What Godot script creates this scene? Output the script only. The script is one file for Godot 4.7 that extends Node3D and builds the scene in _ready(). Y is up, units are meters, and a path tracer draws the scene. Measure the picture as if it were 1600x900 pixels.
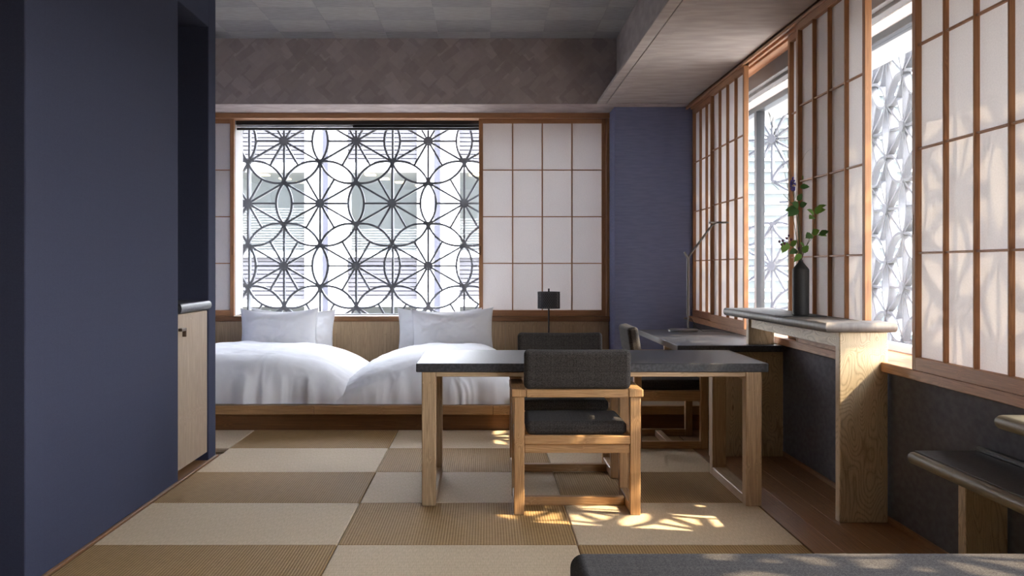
extends Node3D
# A tatami hotel room: camera at the origin's column, 1.05 m above the mats, looking along -Z.
# In the builders, "d" is the distance in front of the camera (d = -z).

var M := {}
var rng := RandomNumberGenerator.new()
var taken := {}
var uvo := Vector2.ZERO

# ---------------------------------------------------------------- nodes
func numbered(called: String) -> String:
	var n: int = taken.get(called, 0)
	taken[called] = n + 1
	return called if n == 0 else "%s_%03d" % [called, n]

func tag(o: Node, label: String, category: String, group := "", kind := "") -> void:
	if label != "": o.set_meta("label", label)
	if category != "": o.set_meta("category", category)
	if group != "": o.set_meta("group", group)
	if kind != "": o.set_meta("kind", kind)

func thing(called: String, label: String, category: String, at := Vector3.ZERO, group := "") -> Node3D:
	var o := Node3D.new()
	o.name = numbered(called)
	add_child(o)
	o.position = at
	tag(o, label, category, group)
	return o

func mesh_obj(called: String, mesh: Mesh, m: Material, parent: Node = null) -> MeshInstance3D:
	var o := MeshInstance3D.new()
	o.mesh = mesh
	o.material_override = m
	if parent == null or parent == self:
		o.name = numbered(called)
		add_child(o)
	else:
		o.name = called
		parent.add_child(o, true)
	return o

func obj(called: String, st: SurfaceTool, m: Material, parent: Node = null) -> MeshInstance3D:
	var o := mesh_obj(called, st.commit(), m, parent)
	# shapes of a thing placed in the room are given in room coordinates
	if parent != null and parent != self and parent.has_meta("room"):
		o.position = -(parent as Node3D).position
	return o

func sub(called: String, st: SurfaceTool, m: Material, parent: Node) -> MeshInstance3D:
	return mesh_obj(called, st.commit(), m, parent)

func struct(called: String, st: SurfaceTool, m: Material, label := "", parent: Node = null) -> MeshInstance3D:
	var o := obj(called, st, m, parent)
	if parent == null: tag(o, label, "", "", "structure")
	return o

func S() -> SurfaceTool:
	var st := SurfaceTool.new()
	st.begin(Mesh.PRIMITIVE_TRIANGLES)
	uvo = Vector2(rng.randf() * 3.0, rng.randf() * 3.0)
	return st

# ---------------------------------------------------------------- shapes
func tri(st: SurfaceTool, p: Array, n: Array, uv: Array) -> void:
	var c: Vector3 = (p[1] - p[0]).cross(p[2] - p[0])
	var order := [0, 1, 2]
	if c.dot(n[0] + n[1] + n[2]) > 0.0: order = [0, 2, 1]
	for k in order:
		st.set_normal(n[k]); st.set_uv(uv[k]); st.add_vertex(p[k])

func quad(st: SurfaceTool, p: Array, n: Array, uv: Array) -> void:
	tri(st, [p[0], p[1], p[2]], [n[0], n[1], n[2]], [uv[0], uv[1], uv[2]])
	tri(st, [p[0], p[2], p[3]], [n[0], n[2], n[3]], [uv[0], uv[2], uv[3]])

func guv(p: Vector3, n: int, g: int) -> Vector2:
	# metres across the grain and along it
	var a := -1
	if n == g:
		a = (n + 1) % 3
		return Vector2(p[a], p[(n + 2) % 3]) + uvo
	a = 3 - n - g
	return Vector2(p[a], p[g]) + uvo

func bxf(st: SurfaceTool, lo: Vector3, hi: Vector3, bev := 0.003, g := -1, xf := Transform3D.IDENTITY) -> void:
	# chamfered box; g is the axis of the grain
	var s := hi - lo
	if g < 0: g = s.max_axis_index()
	var b := minf(bev, minf(s.x, minf(s.y, s.z)) * 0.3)
	var bas := xf.basis
	for ax in 3:
		var a1 := (ax + 1) % 3
		var a2 := (ax + 2) % 3
		for sg in [-1.0, 1.0]:
			var n := Vector3.ZERO
			n[ax] = sg
			var ps := []
			var us := []
			for c in [[-1, -1], [1, -1], [1, 1], [-1, 1]]:
				var p := Vector3.ZERO
				p[ax] = hi[ax] if sg > 0 else lo[ax]
				p[a1] = (hi[a1] - b) if c[0] > 0 else (lo[a1] + b)
				p[a2] = (hi[a2] - b) if c[1] > 0 else (lo[a2] + b)
				ps.append(xf * p); us.append(guv(p, ax, g))
			var wn: Vector3 = (bas * n).normalized()
			quad(st, ps, [wn, wn, wn, wn], us)
	if b < 0.0005: return
	for ax in 3:
		var a1 := (ax + 1) % 3
		var a2 := (ax + 2) % 3
		for s1 in [-1.0, 1.0]:
			for s2 in [-1.0, 1.0]:
				var ps := []
				var us := []
				for k in 4:
					var p := Vector3.ZERO
					p[ax] = (lo[ax] + b) if (k == 0 or k == 3) else (hi[ax] - b)
					var on1 := k < 2
					p[a1] = (hi[a1] if s1 > 0 else lo[a1]) - s1 * (0.0 if on1 else b)
					p[a2] = (hi[a2] if s2 > 0 else lo[a2]) - s2 * (b if on1 else 0.0)
					ps.append(xf * p); us.append(guv(p, a1 if a1 != g else a2, g))
				var n := Vector3.ZERO
				n[a1] = s1; n[a2] = s2
				var wn: Vector3 = (bas * n).normalized()
				quad(st, ps, [wn, wn, wn, wn], us)
	for sx in [-1.0, 1.0]:
		for sy in [-1.0, 1.0]:
			for sz in [-1.0, 1.0]:
				var c := Vector3(hi.x if sx > 0 else lo.x, hi.y if sy > 0 else lo.y, hi.z if sz > 0 else lo.z)
				var n := (bas * Vector3(sx, sy, sz)).normalized()
				var p0: Vector3 = xf * (c - Vector3(0, sy * b, sz * b))
				var p1: Vector3 = xf * (c - Vector3(sx * b, 0, sz * b))
				var p2: Vector3 = xf * (c - Vector3(sx * b, sy * b, 0))
				var u := guv(c, 0 if g != 0 else 1, g)
				tri(st, [p0, p1, p2], [n, n, n], [u, u, u])

# box in room coordinates: x range, y range, distance range
func b(st: SurfaceTool, x0: float, x1: float, y0: float, y1: float, d0: float, d1: float, bev := 0.003, g := -1) -> void:
	bxf(st, Vector3(x0, y0, -d1), Vector3(x1, y1, -d0), bev, g)

func one(x0: float, x1: float, y0: float, y1: float, d0: float, d1: float, bev := 0.003, g := -1) -> SurfaceTool:
	var st := S()
	b(st, x0, x1, y0, y1, d0, d1, bev, g)
	return st

func loc(lo: Vector3, hi: Vector3, bev := 0.003, g := -1, xf := Transform3D.IDENTITY) -> SurfaceTool:
	var st := S()
	bxf(st, lo, hi, bev, g, xf)
	return st

# cushion: a box with round edges whose faces swell
func cushion(st: SurfaceTool, lo: Vector3, hi: Vector3, r: float, swell := Vector3.ZERO, xf := Transform3D.IDENTITY, wrinkle := 0.0, seed_ := 1) -> void:
	var c := (lo + hi) / 2.0
	var h := (hi - lo) / 2.0
	var no := FastNoiseLite.new()
	no.seed = seed_
	no.frequency = 9.0
	for ax in 3:
		var a1 := (ax + 1) % 3
		var a2 := (ax + 2) % 3
		var t1 := ticks(h[a1], r)
		var t2 := ticks(h[a2], r)
		for sg in [-1.0, 1.0]:
			var grid := []
			var norm := []
			for i in t1.size():
				var row := []
				var nrow := []
				for j in t2.size():
					var p := Vector3.ZERO
					p[ax] = sg * h[ax]; p[a1] = t1[i]; p[a2] = t2[j]
					var inner := Vector3(clampf(p.x, -h.x + r, h.x - r), clampf(p.y, -h.y + r, h.y - r), clampf(p.z, -h.z + r, h.z - r))
					var n := (p - inner).normalized()
					var q := inner + n * r
					var e := Vector3(q.x / h.x, q.y / h.y, q.z / h.z)
					for k in 3:
						var f := (1.0 - e[(k + 1) % 3] * e[(k + 1) % 3]) * (1.0 - e[(k + 2) % 3] * e[(k + 2) % 3])
						q[k] += swell[k] * f * signf(e[k]) * absf(e[k])
					if wrinkle > 0.0: q += n * wrinkle * no.get_noise_3dv(q)
					row.append(xf * (q + c))
					nrow.append((xf.basis * n).normalized())
				grid.append(row); norm.append(nrow)
			for i in t1.size() - 1:
				for j in t2.size() - 1:
					var ps := [grid[i][j], grid[i + 1][j], grid[i + 1][j + 1], grid[i][j + 1]]
					var ns := [norm[i][j], norm[i + 1][j], norm[i + 1][j + 1], norm[i][j + 1]]
					var us := []
					for k in 4: us.append(Vector2(t1[i + (1 if k == 1 or k == 2 else 0)], t2[j + (1 if k > 1 else 0)]))
					quad(st, ps, ns, us)

func ticks(h: float, r: float) -> Array:
	var out := []
	for k in 5: out.append(-h + r - r * tan(PI / 4 * (1.0 - k / 4.0)))
	for k in range(1, 7): out.append(lerpf(-h + r, h - r, k / 7.0))
	for k in 5: out.append(h - r + r * tan(PI / 4 * (k / 4.0)))
	return out

func tube(st: SurfaceTool, pts: Array, r0: float, r1: float, seg := 8) -> void:
	var rings := []
	var ns := []
	var along := 0.0
	var lens := []
	for i in pts.size():
		var t: Vector3 = (pts[mini(i + 1, pts.size() - 1)] - pts[maxi(i - 1, 0)]).normalized()
		var ref := Vector3.UP if absf(t.y) < 0.9 else Vector3.RIGHT
		var u := t.cross(ref).normalized()
		var v := t.cross(u).normalized()
		var r := lerpf(r0, r1, float(i) / (pts.size() - 1))
		if i > 0: along += (pts[i] - pts[i - 1]).length()
		lens.append(along)
		var ring := []
		var nr := []
		for k in seg:
			var a := TAU * k / seg
			var n := u * cos(a) + v * sin(a)
			ring.append(pts[i] + n * r); nr.append(n)
		rings.append(ring); ns.append(nr)
	for i in pts.size() - 1:
		for k in seg:
			var k2 := (k + 1) % seg
			quad(st, [rings[i][k], rings[i][k2], rings[i + 1][k2], rings[i + 1][k]], [ns[i][k], ns[i][k2], ns[i + 1][k2], ns[i + 1][k]],
				[Vector2(k * .01, lens[i]), Vector2((k + 1) * .01, lens[i]), Vector2((k + 1) * .01, lens[i + 1]), Vector2(k * .01, lens[i + 1])])
	for e in [0, pts.size() - 1]:
		var n: Vector3 = (pts[0] - pts[1]).normalized() if e == 0 else (pts[-1] - pts[-2]).normalized()
		for k in range(1, seg - 1):
			tri(st, [rings[e][0], rings[e][k], rings[e][k + 1]], [n, n, n], [Vector2.ZERO, Vector2.ZERO, Vector2.ZERO])

func lathe(st: SurfaceTool, prof: Array, at: Vector3, seg := 32) -> void:
	# profile of (radius, height), flat facets along the profile, round about the axis
	for i in prof.size() - 1:
		var p: Vector2 = prof[i]
		var q: Vector2 = prof[i + 1]
		var d := q - p
		if d.length() < 1e-6: continue
		var nr := Vector2(d.y, -d.x).normalized()
		for k in seg:
			var a := TAU * k / seg
			var c := TAU * (k + 1) / seg
			var da := Vector3(cos(a), 0, sin(a))
			var dc := Vector3(cos(c), 0, sin(c))
			var up := Vector3.UP
			var na := (da * nr.x + up * nr.y).normalized()
			var nc := (dc * nr.x + up * nr.y).normalized()
			quad(st, [at + da * p.x + up * p.y, at + dc * p.x + up * p.y, at + dc * q.x + up * q.y, at + da * q.x + up * q.y], [na, nc, nc, na],
				[Vector2(a, p.y), Vector2(c, p.y), Vector2(c, q.y), Vector2(a, q.y)])

# a flat strip of metal following points in the XY plane, w wide, dep deep in Z
func strap(st: SurfaceTool, pts: Array, w: float, dep: float) -> void:
	var l := []
	var r := []
	for i in pts.size():
		var t: Vector2 = (pts[mini(i + 1, pts.size() - 1)] - pts[maxi(i - 1, 0)]).normalized()
		var n := Vector2(-t.y, t.x)
		l.append(pts[i] + n * w / 2); r.append(pts[i] - n * w / 2)
	var z := dep / 2
	var v3 := func(p: Vector2, zz: float) -> Vector3: return Vector3(p.x, p.y, zz)
	var zero := [Vector2.ZERO, Vector2.ZERO, Vector2.ZERO, Vector2.ZERO]
	for i in pts.size() - 1:
		var t: Vector2 = (pts[i + 1] - pts[i]).normalized()
		var n := Vector3(-t.y, t.x, 0)
		quad(st, [v3.call(l[i], z), v3.call(l[i + 1], z), v3.call(r[i + 1], z), v3.call(r[i], z)], [Vector3.BACK, Vector3.BACK, Vector3.BACK, Vector3.BACK], zero)
		quad(st, [v3.call(l[i], -z), v3.call(l[i + 1], -z), v3.call(r[i + 1], -z), v3.call(r[i], -z)], [Vector3.FORWARD, Vector3.FORWARD, Vector3.FORWARD, Vector3.FORWARD], zero)
		quad(st, [v3.call(l[i], z), v3.call(l[i + 1], z), v3.call(l[i + 1], -z), v3.call(l[i], -z)], [n, n, n, n], zero)
		quad(st, [v3.call(r[i], z), v3.call(r[i + 1], z), v3.call(r[i + 1], -z), v3.call(r[i], -z)], [-n, -n, -n, -n], zero)

# a slab with a plan outline (x, d) counted round, bullnosed edge
func slab(st: SurfaceTool, plan: Array, y0: float, y1: float, r: float) -> void:
	var n := plan.size()
	var mid := Vector2.ZERO
	for p in plan: mid += p / n
	var prof := [[r, y0, 0.0, -1.0]]
	for k in 7:
		var a := -PI / 2 + PI * k / 6.0
		var yy := (y0 + y1) / 2 + (y1 - y0) / 2 * sin(a)
		prof.append([r * (1.0 - cos(a)), yy, cos(a), sin(a)])
	prof.append([r, y1, 0.0, 1.0])
	var outn := []
	for i in n:
		var e0: Vector2 = (plan[i] - plan[(i + n - 1) % n]).normalized()
		var e1: Vector2 = (plan[(i + 1) % n] - plan[i]).normalized()
		var m0 := Vector2(e0.y, -e0.x)
		var m1 := Vector2(e1.y, -e1.x)
		if m0.dot(plan[i] - mid) < 0: m0 = -m0
		if m1.dot(plan[i] - mid) < 0: m1 = -m1
		var m := (m0 + m1)
		outn.append(m / maxf(m.length_squared() / 2.0, 0.3))
	var pt := func(i: int, pr: Array) -> Vector3:
		var q: Vector2 = plan[i] - outn[i] * pr[0]
		return Vector3(q.x, pr[1], -q.y)
	for i in n:
		var j := (i + 1) % n
		var e: Vector2 = (plan[j] - plan[i]).normalized()
		var m := Vector2(e.y, -e.x)
		if m.dot(plan[i] - mid) < 0: m = -m
		for k in prof.size() - 1:
			var na := Vector3(m.x * prof[k][2], prof[k][3], -m.y * prof[k][2]).normalized()
			var nb := Vector3(m.x * prof[k + 1][2], prof[k + 1][3], -m.y * prof[k + 1][2]).normalized()
			var ps := [pt.call(i, prof[k]), pt.call(j, prof[k]), pt.call(j, prof[k + 1]), pt.call(i, prof[k + 1])]
			quad(st, ps, [na, na, nb, nb], [Vector2(ps[0].x, ps[0].z), Vector2(ps[1].x, ps[1].z), Vector2(ps[2].x, ps[2].z), Vector2(ps[3].x, ps[3].z)])
	for top in [0, prof.size() - 1]:
		var nn := Vector3.DOWN if top == 0 else Vector3.UP
		for i in range(1, n - 1):
			var ps := [pt.call(0, prof[top]), pt.call(i, prof[top]), pt.call(i + 1, prof[top])]
			tri(st, ps, [nn, nn, nn], [Vector2(ps[0].x, ps[0].z), Vector2(ps[1].x, ps[1].z), Vector2(ps[2].x, ps[2].z)])

# ---------------------------------------------------------------- materials
func noise_bytes(seed_: int, freq: float, w: int, h: int, ow: int, oh: int, octaves := 3) -> PackedByteArray:
	var n := FastNoiseLite.new()
	n.seed = seed_
	n.frequency = freq
	n.noise_type = FastNoiseLite.TYPE_SIMPLEX_SMOOTH
	n.fractal_octaves = octaves
	var im := n.get_seamless_image(w, h)
	im.convert(Image.FORMAT_L8)
	if w != ow or h != oh: im.resize(ow, oh, Image.INTERPOLATE_CUBIC)
	return im.get_data()

func tex(w: int, h: int, data: PackedByteArray) -> ImageTexture:
	return ImageTexture.create_from_image(Image.create_from_data(w, h, false, Image.FORMAT_RGB8, data))

func mat(c: Color, rough := 0.6, t: Texture2D = null, scale := Vector3.ONE) -> StandardMaterial3D:
	var m := StandardMaterial3D.new()
	m.albedo_color = c
	m.roughness = rough
	if t != null:
		m.albedo_texture = t
		m.uv1_scale = scale
	return m

func wood_tex(seed_: int, c0: Color, c1: Color, figure := false) -> ImageTexture:
	var w := 512
	var h := 512
	var a := noise_bytes(seed_, 0.012 if not figure else 0.007, w, 200 if figure else 32, w, h, 2)
	var f := noise_bytes(seed_ + 7, 0.12, w, 16, w, h, 3)
	var p := noise_bytes(seed_ + 13, 0.25, w, 64, w, h, 1)
	var out := PackedByteArray()
	out.resize(w * h * 3)
	var k := 0.0
	for i in w * h:
		var av := a[i] / 255.0
		var s := sin(av * (62.0 if not figure else 55.0))
		if figure:
			k = 0.70 * pow(absf(s), 0.3) + 0.16 * f[i] / 255.0 + 0.16
		else:
			k = 0.30 + 0.22 * s + 0.50 * (f[i] / 255.0 - 0.2)
		if p[i] > 178: k -= 0.14
		k = clampf(k, 0.0, 1.0)
		out[i * 3] = int(255.0 * lerpf(c0.r, c1.r, k))
		out[i * 3 + 1] = int(255.0 * lerpf(c0.g, c1.g, k))
		out[i * 3 + 2] = int(255.0 * lerpf(c0.b, c1.b, k))
	return tex(w, h, out)

func speck_tex(seed_: int, c0: Color, c1: Color, freq: float, w := 256, octaves := 4, sx := 1, sy := 1, contrast := 1.6) -> ImageTexture:
	var a := noise_bytes(seed_, freq, w / sx, w / sy, w, w, octaves)
	var out := PackedByteArray()
	out.resize(w * w * 3)
	for i in w * w:
		var k := clampf((a[i] / 255.0 - 0.5) * contrast + 0.5, 0.0, 1.0)
		out[i * 3] = int(255.0 * lerpf(c0.r, c1.r, k))
		out[i * 3 + 1] = int(255.0 * lerpf(c0.g, c1.g, k))
		out[i * 3 + 2] = int(255.0 * lerpf(c0.b, c1.b, k))
	return tex(w, w, out)

func weave_tex(seed_: int, c0: Color, c1: Color, w := 256, cell := 4) -> ImageTexture:
	# heathered cloth: over-under cells with yarns of uneven tone
	var out := PackedByteArray()
	out.resize(w * w * 3)
	var r := RandomNumberGenerator.new()
	r.seed = seed_
	var warp := []
	var weft := []
	for i in w: warp.append(r.randf()); weft.append(r.randf())
	var spot := []
	for i in (w / cell) * (w / cell): spot.append(r.randf())
	for y in w:
		for x in w:
			var cx := x / cell
			var cy := y / cell
			var yarn: float = warp[cx] if (cx + cy) % 2 == 0 else weft[cy]
			var k := clampf(0.05 + 0.25 * yarn + 0.65 * spot[cy * (w / cell) + cx], 0.0, 1.0)
			var i := (y * w + x) * 3
			out[i] = int(255.0 * lerpf(c0.r, c1.r, k))
			out[i + 1] = int(255.0 * lerpf(c0.g, c1.g, k))
			out[i + 2] = int(255.0 * lerpf(c0.b, c1.b, k))
	return tex(w, w, out)

func rib_tex(seed_: int, c0: Color, c1: Color) -> Array:
	# rush ribs running along v; one image is 0.2 m
	var w := 256
	var out := PackedByteArray()
	out.resize(w * w * 3)
	var hgt := PackedByteArray()
	hgt.resize(w * w)
	var f := noise_bytes(seed_, 0.2, w, 16, w, w, 2)
	for y in w:
		for x in w:
			var rib := 0.5 + 0.5 * sin(TAU * x * 18.0 / w)
			var rush := 0.5 + 0.5 * sin(TAU * y * 64.0 / w + (PI if int(x * 18.0 / w) % 2 == 0 else 0.0))
			var k := clampf(0.2 + 0.55 * rib + 0.12 * rush + 0.5 * (f[x * w + y] / 255.0 - 0.5), 0.0, 1.0)
			var i := (y * w + x) * 3
			out[i] = int(255.0 * lerpf(c0.r, c1.r, k))
			out[i + 1] = int(255.0 * lerpf(c0.g, c1.g, k))
			out[i + 2] = int(255.0 * lerpf(c0.b, c1.b, k))
			hgt[y * w + x] = int(255.0 * clampf(0.8 * rib + 0.2 * rush, 0, 1))
	return [tex(w, w, out), ImageTexture.create_from_image(Image.create_from_data(w, w, false, Image.FORMAT_L8, hgt))]

func trowel_tex(seed_: int, c0: Color, c1: Color) -> ImageTexture:
	# overlapping strokes of a square trowel laid aslant; one image is 1.6 m
	var w := 512
	var f := PackedFloat32Array()
	f.resize(w * w)
	f.fill(0.45)
	var r := RandomNumberGenerator.new()
	r.seed = seed_
	for s in 520:
		var cx := r.randf() * w
		var cy := r.randf() * w
		var hw := r.randf_range(14, 34)
		var hh := r.randf_range(9, 18)
		var an := -0.75 + r.randf_range(-0.18, 0.18) + (PI / 2 if r.randf() < 0.35 else 0.0)
		var tone := r.randf_range(0.12, 0.88)
		var ca := cos(an)
		var sa := sin(an)
		var rad := int(hw + hh)
		for dy in range(-rad, rad):
			for dx in range(-rad, rad):
				var u := dx * ca + dy * sa
				var v := -dx * sa + dy * ca
				if absf(u) < hw and absf(v) < hh:
					var px := posmod(int(cx) + dx, w)
					var py := posmod(int(cy) + dy, w)
					f[py * w + px] = lerpf(f[py * w + px], tone, 0.75)
	var g := noise_bytes(seed_ + 3, 0.05, w, w, w, w, 4)
	var out := PackedByteArray()
	out.resize(w * w * 3)
	for i in w * w:
		var k := clampf(f[i] + 0.15 * (g[i] / 255.0 - 0.5), 0.0, 1.0)
		out[i * 3] = int(255.0 * lerpf(c0.r, c1.r, k))
		out[i * 3 + 1] = int(255.0 * lerpf(c0.g, c1.g, k))
		out[i * 3 + 2] = int(255.0 * lerpf(c0.b, c1.b, k))
	return tex(w, w, out)

func tri_mat(c: Color, rough: float, t: Texture2D, per_m: float, world := true) -> StandardMaterial3D:
	var m := mat(c, rough, t, Vector3.ONE * per_m)
	m.uv1_triplanar = true
	m.uv1_world_triplanar = world
	m.uv1_triplanar_sharpness = 8.0
	return m

func make_materials() -> void:
	M.oak = mat(Color.WHITE, 0.5, wood_tex(11, Color(0.60, 0.44, 0.28), Color(0.82, 0.66, 0.46)), Vector3(3.2, 1.3, 1))
	M.paleoak = mat(Color.WHITE, 0.5, wood_tex(17, Color(0.60, 0.49, 0.36), Color(0.82, 0.71, 0.56)), Vector3(3.2, 1.3, 1))
	M.olive = mat(Color.WHITE, 0.5, wood_tex(19, Color(0.40, 0.36, 0.27), Color(0.52, 0.47, 0.36)), Vector3(3.2, 1.3, 1))
	M.cedar = mat(Color.WHITE, 0.55, wood_tex(23, Color(0.58, 0.40, 0.26), Color(0.79, 0.58, 0.40)), Vector3(4.0, 0.9, 1))
	M.ply = mat(Color.WHITE, 0.5, wood_tex(31, Color(0.52, 0.43, 0.32), Color(0.84, 0.76, 0.62), true), Vector3(1.7, 1.1, 1))
	M.headply = mat(Color.WHITE, 0.55, wood_tex(35, Color(0.60, 0.50, 0.38), Color(0.76, 0.66, 0.52)), Vector3(2.4, 1.0, 1))
	M.ash = mat(Color.WHITE, 0.5, wood_tex(41, Color(0.50, 0.43, 0.36), Color(0.72, 0.64, 0.55)), Vector3(2.6, 0.9, 1))
	M.floorwood = mat(Color.WHITE, 0.55, wood_tex(53, Color(0.50, 0.35, 0.21), Color(0.69, 0.51, 0.33)), Vector3(3.0, 0.8, 1))
	M.darkoak = mat(Color.WHITE, 0.5, wood_tex(59, Color(0.42, 0.28, 0.16), Color(0.60, 0.42, 0.25)), Vector3(2.6, 0.8, 1))
	M.blue = tri_mat(Color.WHITE, 0.8, speck_tex(61, Color(0.50, 0.525, 0.64), Color(0.535, 0.56, 0.68), 0.08, 512, 4, 8, 1, 1.3), 1.1)
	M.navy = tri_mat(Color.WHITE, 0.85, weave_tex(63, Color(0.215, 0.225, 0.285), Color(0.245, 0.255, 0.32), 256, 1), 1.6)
	M.charcoal = tri_mat(Color.WHITE, 0.8, speck_tex(67, Color(0.385, 0.38, 0.395), Color(0.435, 0.43, 0.445), 0.08, 256, 4, 2, 1, 1.5), 1.3)
	M.trowel = tri_mat(Color.WHITE, 0.75, trowel_tex(71, Color(0.61, 0.56, 0.54), Color(0.76, 0.71, 0.685)), 0.62)
	M.plaster = tri_mat(Color.WHITE, 0.75, speck_tex(73, Color(0.64, 0.60, 0.575), Color(0.70, 0.66, 0.63), 0.02, 512, 3, 3, 1, 1.5), 0.9)
	M.ceil_a = mat(Color.WHITE, 0.8, speck_tex(79, Color(0.56, 0.55, 0.54), Color(0.62, 0.61, 0.60), 0.1, 256, 3, 8, 1, 1.5), Vector3(2.4, 2.4, 1))
	M.ceil_b = mat(Color.WHITE, 0.8, speck_tex(83, Color(0.60, 0.585, 0.57), Color(0.66, 0.645, 0.63), 0.1, 256, 3, 1, 8, 1.5), Vector3(2.4, 2.4, 1))
	M.reveal = mat(Color(0.80, 0.79, 0.78), 0.7)
	var ra := rib_tex(91, Color(0.50, 0.395, 0.255), Color(0.75, 0.62, 0.44))
	M.tatami_ribbed = mat(Color.WHITE, 0.7, ra[0], Vector3(5, 5, 1))
	M.tatami_ribbed.heightmap_enabled = true
	M.tatami_ribbed.heightmap_texture = ra[1]
	M.tatami_ribbed.heightmap_scale = 0.12
	var rb := rib_tex(93, Color(0.70, 0.62, 0.50), Color(0.90, 0.815, 0.695))  # same rush turned crosswise; the lighter sheen of its weave is in the colour
	M.tatami_sheen_tint = mat(Color.WHITE, 0.7, rb[0], Vector3(5, 5, 1))
	M.tatami_sheen_tint.heightmap_enabled = true
	M.tatami_sheen_tint.heightmap_texture = rb[1]
	M.tatami_sheen_tint.heightmap_scale = 0.08
	M.grey_cloth = tri_mat(Color.WHITE, 0.9, weave_tex(97, Color(0.13, 0.12, 0.115), Color(0.36, 0.34, 0.325), 256, 2), 4.0, false)
	M.pale_cloth = tri_mat(Color.WHITE, 0.9, weave_tex(99, Color(0.33, 0.32, 0.31), Color(0.58, 0.57, 0.55), 256, 2), 5.0, false)
	for k in ["grey_cloth", "pale_cloth"]:
		M[k].rim_enabled = true
		M[k].rim = 0.06
	M.stone = tri_mat(Color.WHITE, 0.38, speck_tex(101, Color(0.17, 0.17, 0.18), Color(0.27, 0.27, 0.28), 0.12, 256, 4, 1, 1, 1.8), 2.0)
	M.greytop = tri_mat(Color.WHITE, 0.55, speck_tex(103, Color(0.42, 0.395, 0.375), Color(0.49, 0.465, 0.44), 0.06, 256, 4, 1, 6, 1.5), 2.0)
	M.linen = mat(Color(0.93, 0.93, 0.935), 0.85)
	M.linen.rim_enabled = true
	M.linen.rim = 0.15
	M.paper = tri_mat(Color.WHITE, 0.9, speck_tex(107, Color(0.91, 0.88, 0.86), Color(0.94, 0.91, 0.89), 0.12, 256, 4, 2, 1, 1.3), 4.0, false)
	M.paper.backlight_enabled = true
	M.paper.backlight = Color(0.42, 0.42, 0.42)
	M.paper.cull_mode = BaseMaterial3D.CULL_DISABLED
	M.black = mat(Color(0.09, 0.09, 0.095), 0.5)
	M.shade = mat(Color(0.30, 0.29, 0.30), 0.5)
	M.vase = tri_mat(Color.WHITE, 0.6, speck_tex(109, Color(0.09, 0.09, 0.09), Color(0.17, 0.165, 0.16), 0.15, 128, 3), 8.0, false)
	M.metal = mat(Color(0.47, 0.45, 0.43), 0.38)
	M.metal.metallic = 0.8
	M.brass = mat(Color(0.33, 0.27, 0.22), 0.4)
	M.brass.metallic = 0.7
	M.frame = mat(Color(0.17, 0.18, 0.20), 0.45)
	M.frame.metallic = 0.3
	M.alu = mat(Color(0.62, 0.64, 0.67), 0.4)
	M.blindbox = mat(Color(0.36, 0.35, 0.35), 0.6)
	M.lattice = mat(Color(0.22, 0.225, 0.25), 0.55)
	M.glass = StandardMaterial3D.new()
	M.glass.albedo_color = Color(0.92, 0.96, 0.96, 0.02)
	M.glass.transparency = BaseMaterial3D.TRANSPARENCY_ALPHA
	M.glass.roughness = 0.03
	M.glass.metallic_specular = 0.1
	M.leaf = mat(Color(0.34, 0.48, 0.19), 0.5)
	M.leaf.backlight_enabled = true
	M.leaf.backlight = Color(0.35, 0.45, 0.15)
	M.leaf_dark = mat(Color(0.20, 0.33, 0.14), 0.5)
	M.leaf_dark.backlight_enabled = true
	M.leaf_dark.backlight = Color(0.18, 0.28, 0.10)
	M.stem = mat(Color(0.30, 0.30, 0.17), 0.6)
	M.bloom = mat(Color(0.27, 0.24, 0.55), 0.7)
	M.berry = mat(Color(0.33, 0.16, 0.23), 0.6)
	# matt papers, plasters, rushes and cloths hardly shine
	for k in ["navy", "blue", "charcoal", "trowel", "plaster", "ceil_a", "ceil_b", "tatami_ribbed", "tatami_sheen_tint", "grey_cloth", "linen"]:
		M[k].metallic_specular = 0.15
	# outside
	M.outer = mat(Color(0.58, 0.58, 0.58), 0.8)
	M.facade = mat(Color(0.86, 0.86, 0.86), 0.8)
	M.mullion_out = mat(Color(0.27, 0.27, 0.31), 0.7)
	M.louvre_out = mat(Color(0.225, 0.22, 0.24), 0.6)
	M.room_out = mat(Color(0.55, 0.55, 0.53), 0.9)
	M.blind_out = mat(Color(0.25, 0.25, 0.245), 0.8)
	M.teal_out = mat(Color(0.125, 0.17, 0.18), 0.5)
	M.fin_out = mat(Color(0.85, 0.86, 0.86), 0.6)
	M.office_light = mat(Color(0.9, 0.85, 0.7), 0.6)
	M.office_light.emission_enabled = true
	M.office_light.emission = Color(1.0, 0.9, 0.65)
	M.office_light.emission_energy_multiplier = 2.0

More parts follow.
